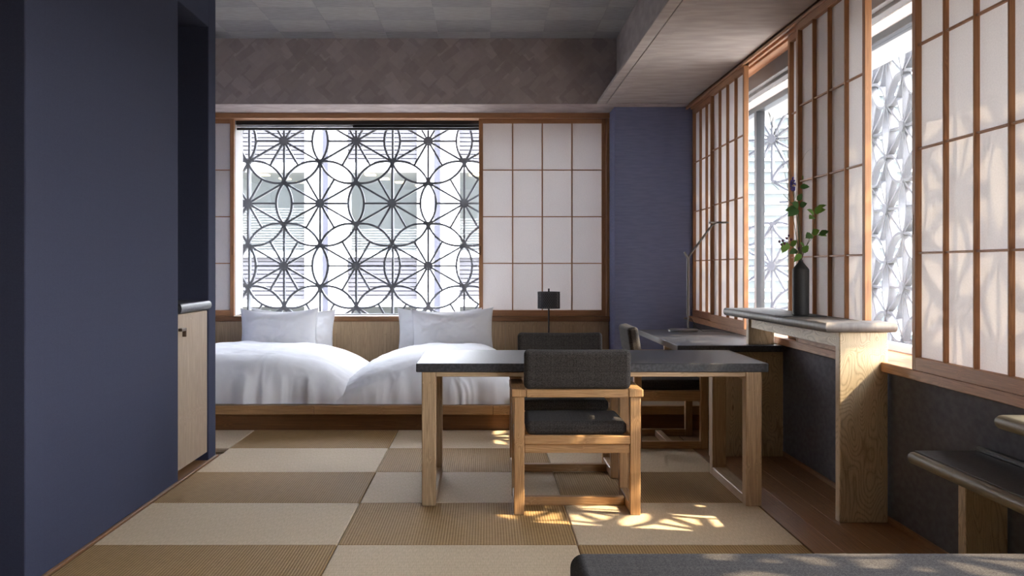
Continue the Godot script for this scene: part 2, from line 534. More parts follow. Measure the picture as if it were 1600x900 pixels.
# ---------------------------------------------------------------- room
func make_shell() -> void:
	# floor under everything, with the wooden border planks and the mats as its pieces
	var floor_ := struct("floor", one(-2.75, 1.75, -0.20, -0.03, -1.5, 9.9, 0.0), M.darkoak, "subfloor of the room under the mats and planks")
	var px := [1.2105, 1.325, 1.44, 1.555, 1.672]
	for i in 4:
		var d := -1.3 + 0.31 * (i * 2 % 4)
		while d < 7.23:
			var e := minf(d + 1.25, 7.23)
			sub("plank", one(px[i], px[i + 1] - 0.0012, -0.03, 0.0, d, e - 0.0012, 0.0006), M.floorwood, floor_)
			d = e
	for k in 3:
		sub("plank", one(-2.12 + 0.205 * k, -1.915 + 0.205 * k - 0.0012, -0.03, 0.0, 5.48, 6.12, 0.0015, 2), M.floorwood, floor_)
	# mats in a chequer: ribs along the room on one, across it on the next, whose sheen is painted in as paler colour
	var xs := [-2.40, -1.488, -0.5605, 0.35, 1.2075]
	for c in 4:
		for r in range(-6, 5):
			var d0 := 4.243 + 0.757 * (r - 0)
			var d1 := minf(d0 + 0.757, 7.235)
			if d0 > 7.2 or d0 < -1.4: continue
			if c == 0 and d0 < 6.0: continue
			var x0: float = xs[c]
			var dd := maxf(d0, 6.26) if c == 0 else d0
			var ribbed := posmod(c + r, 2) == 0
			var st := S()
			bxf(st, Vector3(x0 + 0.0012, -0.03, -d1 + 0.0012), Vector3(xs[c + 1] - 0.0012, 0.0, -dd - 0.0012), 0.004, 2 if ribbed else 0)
			sub("tatami_mat", st, M.tatami_ribbed if ribbed else M.tatami_sheen_tint, floor_)
	# ceiling: papered squares
	var ceil_ := struct("ceiling", one(-2.75, 1.8, 2.875, 3.05, -1.5, 9.9, 0.0), M.ceil_a, "grey papered ceiling above the beds and table")
	var cx := 1.037
	var nx := 0.85
	var ci := 0
	while cx > -2.7:
		var d := 8.85
		var nd := 8.598
		var ri := 0
		while d > -1.4:
			var st := S()
			bxf(st, Vector3(nx + 0.0004, 2.86, -d + 0.0004), Vector3(cx - 0.0004, 2.875, -nd - 0.0004), 0.001, 2 if (ci + ri) % 2 == 0 else 0)
			sub("ceiling_square", st, M.ceil_a if (ci + ri) % 2 == 0 else M.ceil_b, ceil_)
			d = nd
			nd -= 0.405
			ri += 1
		cx = nx
		nx -= 0.405
		ci += 1
	# beam over the beds, dropped soffit over the window side with its lip
	struct("trim_1", one(-2.6, 2.05, 2.34, 2.875, 8.85, 9.9, 0.002), M.trowel, "trowelled grey plaster beam over the beds")
	var st := S()
	b(st, 1.037, 2.05, 2.348, 2.875, -1.4, 8.85, 0.002)
	struct("trim_2", st, M.plaster, "pale plastered soffit along the window side")
	st = S()
	b(st, 0.885, 0.95, 2.338, 2.362, -1.4, 8.85, 0.003)
	b(st, 0.958, 1.037, 2.343, 2.362, -1.4, 8.85, 0.002)
	struct("trim_3", st, M.plaster, "thin plastered lip edging the dropped soffit")
	# left: blue papered block with the niche, then the bed alcove
	st = S()
	b(st, -2.75, -1.505, -0.03, 2.875, 3.666, 5.49, 0.004)
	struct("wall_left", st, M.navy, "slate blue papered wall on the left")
	st = S()
	b(st, -2.75, -1.505, 2.36, 2.875, 5.49, 6.10, 0.003)
	b(st, -2.75, -2.13, -0.03, 2.36, 5.49, 6.10, 0.0)
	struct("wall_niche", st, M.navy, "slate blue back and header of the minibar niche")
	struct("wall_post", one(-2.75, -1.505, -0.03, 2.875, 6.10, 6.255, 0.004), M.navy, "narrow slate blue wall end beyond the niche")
	struct("wall_alcove", one(-2.75, -2.40, -0.2, 2.875, 6.255, 9.9, 0.0), M.blue, "slate blue side wall of the bed alcove")
	struct("wall_entry", one(-2.95, -2.75, -0.2, 3.05, -1.5, 9.9, 0.0), M.plaster, "plastered wall of the entry side")
	struct("wall_rear", one(-2.95, 2.05, -0.2, 3.05, -1.7, -1.5, 0.0), M.plaster, "plastered wall closing the room behind the bench")
	struct("baseboard_left", one(-1.505, -1.4905, -0.03, 0.006, 3.6, 6.255, 0.001), M.darkoak, "thin dark wooden strip below the blue wall")
	# back wall: below the window, above it, and the blue column
	st = S()
	b(st, -2.45, 1.05, -0.2, 0.60, 9.40, 9.9, 0.0)
	struct("wall_back", st, M.reveal, "wall under the bedside window")
	st = S()
	b(st, 1.039, 2.05, -0.1, 2.875, 9.0, 9.9, 0.004)
	struct("wall_column", st, M.blue, "slate blue papered corner column between the two windows")
	# right wall: under the windows, and solid behind the camera
	st = S()
	b(st, 1.672, 2.05, -0.2, 0.615, -1.5, 9.0, 0.0)
	struct("wall_right", st, M.charcoal, "charcoal wall below the right hand windows")
	st = S()
	b(st, 1.672, 2.05, 0.615, 2.348, -1.5, 1.0, 0.0)
	struct("wall_right_end", st, M.plaster, "plastered wall beside the last window")
	struct("baseboard_right", one(1.660, 1.672, -0.02, 0.022, -1.5, 7.2, 0.002), M.floorwood, "thin wooden baseboard under the charcoal wall")
	# window sill and head on the right
	struct("trim_4", one(1.628, 1.80, 0.622, 0.662, 1.0, 8.999, 0.003), M.cedar, "long cedar window sill on the right")
	struct("trim_5", one(1.80, 2.05, 0.615, 0.655, 1.0, 8.999, 0.002), M.cedar, "outer cedar sill below the glass")
	st = S()
	for g in [[1.612, 1.626], [1.651, 1.669], [1.692, 1.765]]:
		b(st, g[0], g[1], 2.318, 2.348, 1.0, 8.999, 0.002)
	b(st, 1.612, 1.765, 2.334, 2.348, 1.0, 8.999, 0.0)
	struct("trim_6", st, M.cedar, "grooved cedar head rail of the right hand screens")
	st = S()
	b(st, 1.765, 1.84, 2.225, 2.348, 1.0, 8.999, 0.002)
	b(st, 1.80, 1.845, 2.205, 2.235, 1.0, 8.999, 0.002)
	struct("trim_7", st, M.blindbox, "grey roller blind case above the right hand glass")
	struct("trim_8", one(1.845, 2.05, 2.20, 2.348, 1.0, 8.999, 0.0), M.reveal, "white window reveal over the right hand glass")
	# right hand glazing
	var win := struct("window_1", one(1.93, 1.99, 2.16, 2.20, 1.0, 8.999, 0.003), M.frame, "long glazed window along the right hand wall")
	sub("window_frame", one(1.93, 1.99, 0.655, 0.69, 1.0, 8.999, 0.003), M.alu, win)
	var cuts := [1.0, 2.0, 3.05, 4.62, 6.45, 8.0, 8.999]
	for k in cuts.size():
		var w := 0.035
		sub("mullion", one(1.93, 1.99, 0.69, 2.16, clampf(cuts[k] - w, 1.0, 8.93), clampf(cuts[k] + w, 1.07, 8.999), 0.003), M.frame, win)
		if k > 0:
			var e0: float = cuts[k - 1] + w
			sub("pane", one(1.957, 1.963, 0.69, 2.16, e0, cuts[k] - w, 0.0), M.glass, win)
	# back window
	struct("trim_9", one(-2.40, 1.039, 0.60, 0.643, 9.34, 9.60, 0.003), M.darkoak, "dark wooden sill below the bedside window")
	struct("trim_10", one(-2.40, 1.039, 2.296, 2.34, 9.34, 9.60, 0.003), M.cedar, "cedar head rail over the bedside window")
	struct("trim_11", one(1.014, 1.039, 0.643, 2.296, 9.36, 9.60, 0.003), M.cedar, "cedar jamb beside the blue column")
	var bw := struct("window_2", one(-2.40, 1.039, 2.26, 2.34, 9.66, 9.72, 0.003), M.frame, "wide glazed window behind the beds")
	sub("blind_case", one(-2.13, -0.02, 2.262, 2.296, 9.50, 9.56, 0.003), M.black, bw)
	sub("blind_rail", one(-2.13, -1.13, 2.246, 2.258, 9.52, 9.55, 0.003), M.alu, bw)
	sub("blind_rail", one(-1.125, -0.02, 2.243, 2.262, 9.53, 9.56, 0.003), M.black, bw)
	sub("blind_rail", one(-2.13, -0.02, 2.222, 2.240, 9.54, 9.57, 0.003), M.black, bw)
	sub("window_frame", one(-2.40, 1.039, 0.60, 0.65, 9.66, 9.72, 0.003), M.alu, bw)
	sub("jamb", one(-2.45, -2.115, 0.643, 2.30, 9.47, 9.485, 0.002), M.frame, bw)
	sub("jamb", one(-2.45, -2.115, 0.643, 2.30, 9.485, 9.78, 0.002), M.reveal, bw)
	sub("pane", one(-2.12, -0.55, 0.65, 2.26, 9.687, 9.693, 0.0), M.glass, bw)
	sub("pane", one(-0.545, 1.039, 0.65, 2.26, 9.687, 9.693, 0.0), M.glass, bw)

# one sliding paper screen; local x along its width, room side is +z
func shoji(label: String, w: float, h: float, at: Vector3, turn: float, pull_x := -1.0) -> Node3D:
	var t := thing("shoji_screen", label, "paper screen", at, "sliding paper screens")
	t.rotation.y = turn
	var sw := 0.034
	var rt := 0.036
	var rb := 0.05
	var th := 0.015
	for x in [0.0, w - sw]:
		sub("stile", loc(Vector3(x, 0, -th), Vector3(x + sw, h, th), 0.002), M.cedar, t)
	sub("rail", loc(Vector3(sw, 0, -th), Vector3(w - sw, rb, th), 0.002), M.cedar, t)
	sub("rail", loc(Vector3(sw, h - rt, -th), Vector3(w - sw, h, th), 0.002), M.cedar, t)
	var cw := (w - 2 * sw) / 4.0
	var ch := (h - rb - rt) / 4.0
	for k in range(1, 4):
		var x := sw + cw * k
		sub("muntin", loc(Vector3(x - 0.005, rb, -0.008), Vector3(x + 0.005, h - rt, 0.012), 0.001), M.cedar, t)
		var y := rb + ch * k
		sub("muntin", loc(Vector3(sw, y - 0.004, -0.007), Vector3(w - sw, y + 0.004, 0.006), 0.001), M.cedar, t)
	var st := S()
	var z := 0.0
	quad(st, [Vector3(0, 0, z), Vector3(cw, 0, z), Vector3(cw, ch, z), Vector3(0, ch, z)], [Vector3.BACK, Vector3.BACK, Vector3.BACK, Vector3.BACK], [Vector2.ZERO, Vector2.RIGHT, Vector2.ONE, Vector2.DOWN])
	var pm := st.commit()
	for i in 4:
		for j in 4:
			var p := mesh_obj("paper_pane", pm, M.paper, t)
			p.position = Vector3(sw + cw * i, rb + ch * j, -0.009)
	if pull_x >= 0.0:
		sub("finger_pull", loc(Vector3(pull_x, h * 0.31, th - 0.002), Vector3(pull_x + 0.012, h * 0.31 + 0.075, th + 0.002), 0.001), M.darkoak, t)
	return t

func make_screens() -> void:
	var hb := 1.653
	shoji("paper screen filling the bedside window next to the blue column", 1.064, hb, Vector3(-0.052, 0.643, -9.405), 0.0, 0.006)
	shoji("paper screen half hidden behind the blue wall end beside the pillows", 1.05, hb, Vector3(-3.155 + 0.0, 0.643, -9.405), 0.0, 1.03)
	var h := 1.656
	var y := 0.662
	shoji("paper screen in the corner against the blue column behind the desk lamp", 1.04, h, Vector3(1.680, y, -8.999), -PI / 2)
	shoji("paper screen beside the desk whose bare stile edge faces the bar", 1.06, h, Vector3(1.637, y, -8.08), -PI / 2)
	shoji("paper screen right behind the black vase, overlapping another screen", 1.06, h, Vector3(1.637, y, -5.845), -PI / 2)
	shoji("rear paper screen of which only a stile shows beside the black vase", 1.05, h, Vector3(1.680, y, -6.16), -PI / 2)
	shoji("tall paper screen standing above the low leather topped bench", 1.06, h, Vector3(1.637, y, -4.257), -PI / 2, 0.006)

# ---------------------------------------------------------------- outside
var a_ := 0.6556

func lattice_meshes() -> Array:
	var r := S()
	for k in 12:
		var an := PI / 6 * k + PI / 2
		var l := a_ / sqrt(3.0) if k % 2 == 1 else a_ / 2 - 0.071
		# every second spoke runs to a joint, the others to a petal
		if k % 2 == 0: l = a_ / sqrt(3.0)
		else: l = a_ / 2 - 0.071
		strap(r, [Vector2(cos(an), sin(an)) * 0.02, Vector2(cos(an), sin(an)) * l], 0.017, 0.042)
	var hub := []
	for k in 16: hub.append(Vector2(cos(TAU * k / 16), sin(TAU * k / 16)) * 0.042)
	for z in [0.036, -0.036]:
		for k in range(1, 15):
			var n := Vector3(0, 0, signf(z))
			tri(r, [Vector3(hub[0].x, hub[0].y, z), Vector3(hub[k].x, hub[k].y, z), Vector3(hub[k + 1].x, hub[k + 1].y, z)], [n, n, n], [Vector2.ZERO, Vector2.ZERO, Vector2.ZERO])
	for k in 16:
		var p: Vector2 = hub[k]
		var q: Vector2 = hub[(k + 1) % 16]
		var n0 := Vector3(p.x, p.y, 0).normalized()
		var n1 := Vector3(q.x, q.y, 0).normalized()
		quad(r, [Vector3(p.x, p.y, .036), Vector3(q.x, q.y, .036), Vector3(q.x, q.y, -.036), Vector3(p.x, p.y, -.036)], [n0, n1, n1, n0], [Vector2.ZERO, Vector2.ZERO, Vector2.ZERO, Vector2.ZERO])
	# a petal: two arcs between neighbouring joints, chord upright
	var l := S()
	var c := a_ / sqrt(3.0) / 2
	var s := 0.072
	var rad := (c * c + s * s) / (2 * s)
	for sg in [-1.0, 1.0]:
		var pts := []
		for k in 13:
			var y := -c + 2 * c * k / 12.0
			pts.append(Vector2(sg * (sqrt(rad * rad - y * y) - (rad - s)), y))
		strap(l, pts, 0.0185, 0.05)
	for sg in [-1.0, 1.0]:
		strap(l, [Vector2(0, sg * (c - 0.024)), Vector2(0, sg * (c + 0.002))], 0.034, 0.06)
	return [r.commit(), l.commit()]

func lattice(label: String, at: Vector3, turn: float, i0: int, i1: int, j0: int, j1: int, ms: Array, m: Material, posts: Array) -> void:
	# origin is a star centre; stars stand in a triangular net
	var t := thing("lattice_screen", label, "facade screen", at, "metal lattice screens outside the windows")
	t.rotation.y = turn
	for i in range(i0, i1 + 1):
		for j in range(j0, j1 + 1):
			var p := Vector3(i * a_ / 2, (j + (0.5 if posmod(i, 2) == 1 else 0.0)) * a_ * sqrt(3.0), 0)
			mesh_obj("rosette", ms[0], m, t).position = p
			for k in 3:
				var an := PI / 3 * k
				var o := mesh_obj("petal", ms[1], m, t)
				o.position = p + Vector3(cos(an), sin(an), 0) * a_ / 2
				o.rotation.z = an
	for x in posts:
		var st := S()
		bxf(st, Vector3(x - 0.009, j0 * 1.135 - 0.3, -0.10), Vector3(x + 0.009, j1 * 1.135 + 0.5, -0.03), 0.002)
		sub("post", st, m, t)

func make_outside() -> void:
	var ms := lattice_meshes()
	lattice("dark metal star lattice outside the bedside window", Vector3(-1.829, 2.20, -10.2), 0.0, -4, 11, -2, 1, ms, M.lattice, [-0.328, 0.984, 2.295])
	lattice("metal star lattice set aslant at the building corner", Vector3(2.575, 2.20, -10.03), deg_to_rad(-40), 0, 1, -2, 1, ms, M.lattice, [])
	lattice("pale metal star lattice outside the long right hand window", Vector3(2.95, 2.61, -8.183), -PI / 2, -3, 22, -2, 1, ms, M.lattice, [-1.3, 0.6556, 2.62, 4.6])
	# the hotel's own outer walls, which the offices opposite mirror
	var st := S()
	b(st, -16.0, -2.45, -6.5, 12.0, 9.9, 10.0, 0.0)
	b(st, -2.45, 2.05, 2.875, 12.0, 9.9, 10.0, 0.0)
	b(st, -2.45, 2.05, -6.5, -0.2, 9.9, 10.0, 0.0)
	b(st, 1.85, 2.05, 3.05, 12.0, -6.0, 9.9, 0.0)
	b(st, 1.85, 2.05, -6.5, -0.2, -6.0, 9.9, 0.0)
	b(st, 2.05, 2.26, 2.20, 2.40, -1.5, 9.9, 0.0)
	struct("wall_outer", st, M.outer, "grey outer walls of the hotel around the windows")
	# office building opposite the beds
	var t := thing("office_building", "white office building with louvred bands seen through the bedside lattice", "building", Vector3(-2.0, -6.5, -32.0))
	t.set_meta("room", 1)
	var fy := [-4.12, -0.22, 3.68]
	for k in 5:
		var x0 := -10.34 + 3.2 * k   # bay of windows from x0 to x0 + 2
		var pier := S()
		b(pier, x0 + 2.0, x0 + 2.48, -6.5, 9.0, 31.9, 33.0, 0.0)
		b(pier, x0 + 2.67, x0 + 3.2, -6.5, 9.0, 31.9, 33.0, 0.0)
		obj("pier", pier, M.facade, t)
		obj("pier_channel", one(x0 + 2.48, x0 + 2.67, -6.5, 9.0, 32.1, 33.0, 0.0), M.mullion_out, t)
		for y in [-3.98, -0.065, 3.85]:
			# sill band, louvre band, head band, then the window below
			obj("spandrel", one(x0, x0 + 2.0, y, y + 0.20, 32.0, 33.0, 0.0), M.facade, t)
			obj("sill_band", one(x0, x0 + 2.0, y + 1.41, y + 1.57, 31.95, 33.0, 0.0), M.facade, t)
			var lv := S()
			b(lv, x0, x0 + 2.0, y + 0.20, y + 1.41, 32.25, 32.4, 0.0)
			for s in 10:
				b(lv, x0, x0 + 2.0, y + 0.215 + 0.12 * s, y + 0.31 + 0.12 * s, 32.1, 32.25, 0.0)
			obj("louvre_panel", lv, M.louvre_out, t)
			# the room behind: back, ceiling, floor and sides, 7 m deep
			var rm := S()
			b(rm, x0 - 0.5, x0 + 2.5, y + 1.3, y + 4.1, 40.0, 40.1, 0.0)
			b(rm, x0 - 0.5, x0 + 2.5, y + 3.915, y + 4.1, 33.0, 40.0, 0.0)
			b(rm, x0 - 0.5, x0 + 2.5, y + 1.3, y + 1.45, 33.0, 40.0, 0.0)
			b(rm, x0 - 0.6, x0 - 0.5, y + 1.3, y + 4.1, 33.0, 40.1, 0.0)
			b(rm, x0 + 2.5, x0 + 2.59, y + 1.3, y + 4.1, 33.0, 40.1, 0.0)
			var win := obj("window", rm, M.room_out, t)
			sub("pane", one(x0, x0 + 2.0, y + 1.57, y + 3.915, 32.32, 32.34, 0.0), M.glass, win)
			var bl := S()
			var drop := 1.0 + 0.35 * sin(k * 2.1 + y)
			for s in int(drop / 0.075):
				b(bl, x0, x0 + 2.0, y + 1.60 + 0.075 * s, y + 1.635 + 0.075 * s, 32.5, 32.53, 0.0)
			sub("blind", bl, M.blind_out, win)
			for s in 4:
				var lx := x0 + 0.25 + 0.42 * s + 0.1 * sin(k + s * 1.7)
				sub("ceiling_light", one(lx, lx + 0.30, y + 3.885, y + 3.914, 33.4 + 1.5 * s, 33.9 + 1.5 * s, 0.0), M.office_light, win)
	t.remove_meta("room")
	# glazed block to the right, pale fins across it
	t = thing("glazed_tower", "pale teal glazed building with white horizontal fins beyond the vase", "building", Vector3(13.0, -6.5, -31.0))
	t.set_meta("room", 1)
	obj("curtain_wall", one(9.2, 19.0, -6.5, 11.0, 31.0, 33.0, 0.0), M.teal_out, t)
	obj("curtain_wall", one(6.0, 9.2, -6.5, 11.0, 31.0, 33.0, 0.0), M.teal_out, t)
	for k in 44:
		obj("fin", one(6.0, 19.0, -3.5 + 0.30 * k, -3.44 + 0.30 * k, 30.88, 31.0, 0.0), M.fin_out, t)
	t.remove_meta("room")

# ---------------------------------------------------------------- furniture
func make_chair(called: String, label: String, cloth: Material) -> Node3D:
	# origin on the floor under the middle; it faces -z
	var t := thing(called, label, "chair", Vector3.ZERO, "low oak armchairs")
	var hw := 0.2685
	var hd := 0.215
	var l := 0.044
	for sx in [-1.0, 1.0]:
		for sz in [-1.0, 1.0]:
			var x: float = sx * (hw - l / 2)
			var z: float = sz * (hd - l / 2)
			sub("leg", loc(Vector3(x - l / 2, 0.0, z - l / 2), Vector3(x + l / 2, 0.50, z + l / 2)), M.oak, t)
		var xa: float = sx * (hw - 0.020)
		sub("armrest", loc(Vector3(xa - 0.031, 0.50, -hd - 0.005), Vector3(xa + 0.031, 0.535, hd + 0.005), 0.004), M.oak, t)
		sub("floor_rail", loc(Vector3(sx * (hw - l / 2) - l / 2 + 0.003, 0.0, -hd + l), Vector3(sx * (hw - l / 2) + l / 2 - 0.003, 0.042, hd - l)), M.oak, t)
		sub("side_rail", loc(Vector3(sx * (hw - l / 2) - 0.016, 0.275, -hd + l), Vector3(sx * (hw - l / 2) + 0.016, 0.335, hd - l)), M.oak, t)
	sub("floor_rail", loc(Vector3(-hw + l, 0.0, -0.02), Vector3(hw - l, 0.038, 0.02)), M.oak, t)
	sub("back_rail", loc(Vector3(-hw + 0.051, 0.499, hd - 0.040), Vector3(hw - 0.051, 0.534, hd + 0.004), 0.004), M.oak, t)
	for sz in [-1.0, 1.0]:
		sub("seat_rail", loc(Vector3(-hw + l, 0.300, sz * (hd - 0.018) - 0.018), Vector3(hw - l, 0.336, sz * (hd - 0.018) + 0.018)), M.oak, t)
		sub("seat_rail", loc(Vector3(-hw + l, 0.262, sz * (hd - 0.026) - 0.016), Vector3(hw - l, 0.299, sz * (hd - 0.026) + 0.016)), M.oak, t)
	var st := S()
	cushion(st, Vector3(-0.215, 0.334, -hd + 0.0), Vector3(0.215, 0.392, hd - 0.035), 0.022, Vector3(0.0, 0.012, 0.0))
	sub("seat_cushion", st, M.grey_cloth, t)
	st = S()
	var xf := Transform3D(Basis(Vector3.RIGHT, deg_to_rad(9)), Vector3(0, 0.536, hd - 0.022))
	cushion(st, Vector3(-0.226, 0.0, -0.032), Vector3(0.226, 0.168, 0.032), 0.022, Vector3(0.0, -0.004, 0.006), xf)
	sub("back_cushion", st, cloth, t)
	return t

func make_furniture() -> void:
	# dining table
	var t := thing("dining_table", "oak framed table with a dark stone coloured top in the middle", "table", Vector3(0.47, 0, -5.33))
	t.set_meta("room", 1)
	obj("table_top", one(-0.304, 1.247, 0.590, 0.628, 4.923, 5.73, 0.003), M.stone, t)
	for x in [[-0.279, -0.217], [1.147, 1.217]]:
		obj("leg", one(x[0], x[1], 0.0, 0.590, 4.926, 4.996, 0.003, 1), M.paleoak, t)
		obj("leg", one(x[0], x[1], 0.0, 0.590, 5.655, 5.725, 0.003, 1), M.paleoak, t)
		obj("floor_rail", one(x[0], x[1], 0.0, 0.042, 4.996, 5.655, 0.003), M.paleoak, t)
		obj("top_rail", one(x[0] + 0.008, x[1] - 0.008, 0.548, 0.590, 4.996, 5.655, 0.003), M.paleoak, t)
	for d in [4.930, 5.70]:
		obj("apron", one(-0.217, 1.147, 0.569, 0.590, d, d + 0.022, 0.002), M.paleoak, t)
	t.remove_meta("room")
	var c := make_chair("armchair", "oak armchair with its charcoal back to the mats, pushed under the table", M.grey_cloth)
	c.position = Vector3(0.391, 0, -4.963)
	c = make_chair("armchair", "oak armchair on the bed side of the table", M.grey_cloth)
	c.position = Vector3(0.400, 0, -5.785)
	c.rotation.y = PI
	c = make_chair("armchair", "oak armchair drawn up to the window desk, back cushion in sunlight", M.grey_cloth)
	c.position = Vector3(1.078, 0, -6.755)
	c.rotation.y = -PI / 2
	# desk under the corner window
	t = thing("desk", "dark topped window desk carrying the slim lamp", "desk", Vector3(1.35, 0, -6.95))
	t.set_meta("room", 1)
	obj("desk_top", one(1.056, 1.660, 0.586, 0.622, 6.15, 7.72, 0.003), M.stone, t)
	obj("end_panel", one(1.25, 1.655, 0.0, 0.586, 6.22, 6.26, 0.002, 1), M.ply, t)
	obj("end_panel", one(1.22, 1.655, 0.165, 0.586, 7.62, 7.66, 0.002, 1), M.ply, t)
	t.remove_meta("room")
	# high bar at the window
	t = thing("bar_counter", "high window bar with grey rounded top and figured plywood ends", "bar", Vector3(1.5, 0, -5.4))
	t.set_meta("room", 1)
	var st := S()
	slab(st, [Vector2(1.395, 4.585), Vector2(1.69, 4.585), Vector2(1.69, 4.77), Vector2(1.608, 4.77), Vector2(1.608, 6.28), Vector2(1.335, 6.28)], 0.784, 0.824, 0.009)
	obj("bar_top", st, M.greytop, t)
	obj("end_panel", one(1.457, 1.656, 0.0, 0.784, 4.605, 4.660, 0.003, 1), M.ply, t)
	obj("end_panel", one(1.457, 1.60, 0.623, 0.784, 6.195, 6.250, 0.003, 1), M.ply, t)
	obj("apron", one(1.470, 1.500, 0.718, 0.784, 4.660, 6.195, 0.002), M.ply, t)
	t.remove_meta("room")
	# low bench and the shelf table before it
	t = thing("window_bench", "low dark topped bench with a rounded edge under the near screen", "bench", Vector3(1.54, 0, -3.0))
	t.set_meta("room", 1)
	st = S()
	slab(st, [Vector2(1.419, 2.2), Vector2(1.665, 2.2), Vector2(1.665, 3.763), Vector2(1.419, 3.763)], 0.392, 0.433, 0.014)
	obj("bench_top", st, M.olive, t)
	obj("seat_pad", one(1.436, 1.640, 0.432, 0.438, 2.215, 3.748, 0.003), M.stone, t)
	obj("back_bead", one(1.640, 1.665, 0.436, 0.453, 2.2, 3.75, 0.006), M.stone, t)
	obj("end_panel", one(1.52, 1.655, 0.0, 0.392, 3.545, 3.60, 0.003, 1), M.ply, t)
	obj("end_panel", one(1.52, 1.655, 0.0, 0.392, 2.3, 2.355, 0.003, 1), M.ply, t)
	t.remove_meta("room")
	t = thing("window_shelf", "pale edged shelf top rising above the low bench", "shelf", Vector3(1.56, 0, -2.7))
	t.set_meta("room", 1)
	st = S()
	slab(st, [Vector2(1.454, 2.25), Vector2(1.665, 2.25), Vector2(1.665, 3.20), Vector2(1.454, 3.20)], 0.589, 0.631, 0.018)
	obj("shelf_top", st, M.olive, t)
	obj("support", one(1.56, 1.655, 0.455, 0.589, 2.45, 2.50, 0.003, 1), M.ply, t)
	obj("support", one(1.56, 1.655, 0.455, 0.589, 2.90, 2.95, 0.003, 1), M.ply, t)
	t.remove_meta("room")
	# upholstered bench in front
	t = thing("upholstered_bench", "charcoal upholstered bench cushion in the foreground with patches of sun", "bench", Vector3(0.75, 0, -2.1))
	t.set_meta("room", 1)
	st = S()
	cushion(st, Vector3(0.187, 0.30, -2.49), Vector3(1.36, 0.42, -1.75), 0.03, Vector3(0.0, 0.006, 0.0))
	obj("seat_cushion", st, M.grey_cloth, t)
	obj("frame", one(0.20, 1.35, 0.22, 0.30, 1.77, 2.47, 0.004), M.oak, t)
	for x in [0.22, 1.28]:
		for d in [1.79, 2.40]:
			obj("leg", one(x, x + 0.05, 0.0, 0.22, d, d + 0.05, 0.003), M.oak, t)
	t.remove_meta("room")
	# minibar cabinet in the niche
	t = thing("minibar_cabinet", "ash veneered minibar cabinet in the blue niche", "cabinet", Vector3(-1.8, 0, -5.8))
	t.set_meta("room", 1)
	obj("body", one(-2.12, -1.528, 0.05, 0.82, 5.495, 6.095, 0.002, 1), M.ash, t)
	var door := obj("door", one(-1.526, -1.507, 0.05, 0.818, 5.495, 6.07, 0.002, 1), M.ash, t)
	var hs := S()
	b(hs, -1.507, -1.488, 0.735, 0.750, 5.50, 5.575, 0.002)
	b(hs, -1.507, -1.488, 0.705, 0.750, 5.575, 5.588, 0.002)
	sub("handle", hs, M.brass, door)
	obj("toe_kick", one(-2.10, -1.60, 0.0, 0.05, 5.50, 6.09, 0.0), M.darkoak, t)
	st = S()
	slab(st, [Vector2(-2.125, 5.492), Vector2(-1.488, 5.492), Vector2(-1.488, 6.098), Vector2(-2.125, 6.098)], 0.82, 0.873, 0.02)
	obj("worktop", st, M.stone, t)
	t.remove_meta("room")
	# bed platform and headboard
	t = thing("bed_platform", "low oak bed platform with a recessed toe", "bed", Vector3(-0.4, 0, -8.2))
	t.set_meta("room", 1)
	obj("toe", one(-2.39, 1.655, 0.0, 0.105, 7.238, 7.27, 0.0, 0), M.darkoak, t)
	var fx := [-2.39, -1.1, 0.05, 1.655]
	for k in 3:
		obj("front_rail", one(fx[k], fx[k + 1] - 0.001, 0.105, 0.163, 7.185, 7.235, 0.004, 0), M.oak, t)
	obj("deck", one(-2.39, 1.655, 0.105, 0.160, 7.235, 8.99, 0.0, 0), M.headply, t)
	obj("deck", one(-2.39, 1.035, 0.105, 0.160, 8.99, 9.335, 0.0, 0), M.headply, t)
	t.remove_meta("room")
	t = thing("headboard", "plywood headboard running below the bedside window", "headboard", Vector3(-0.7, 0.16, -9.36))
	t.set_meta("room", 1)
	var hx := [-2.395, -1.54, -0.685, 0.17, 1.036]
	for k in 4:
		obj("panel", one(hx[k], hx[k + 1] - 0.0012, 0.16, 0.599, 9.355, 9.395, 0.001, 1), M.headply, t)
	t.remove_meta("room")

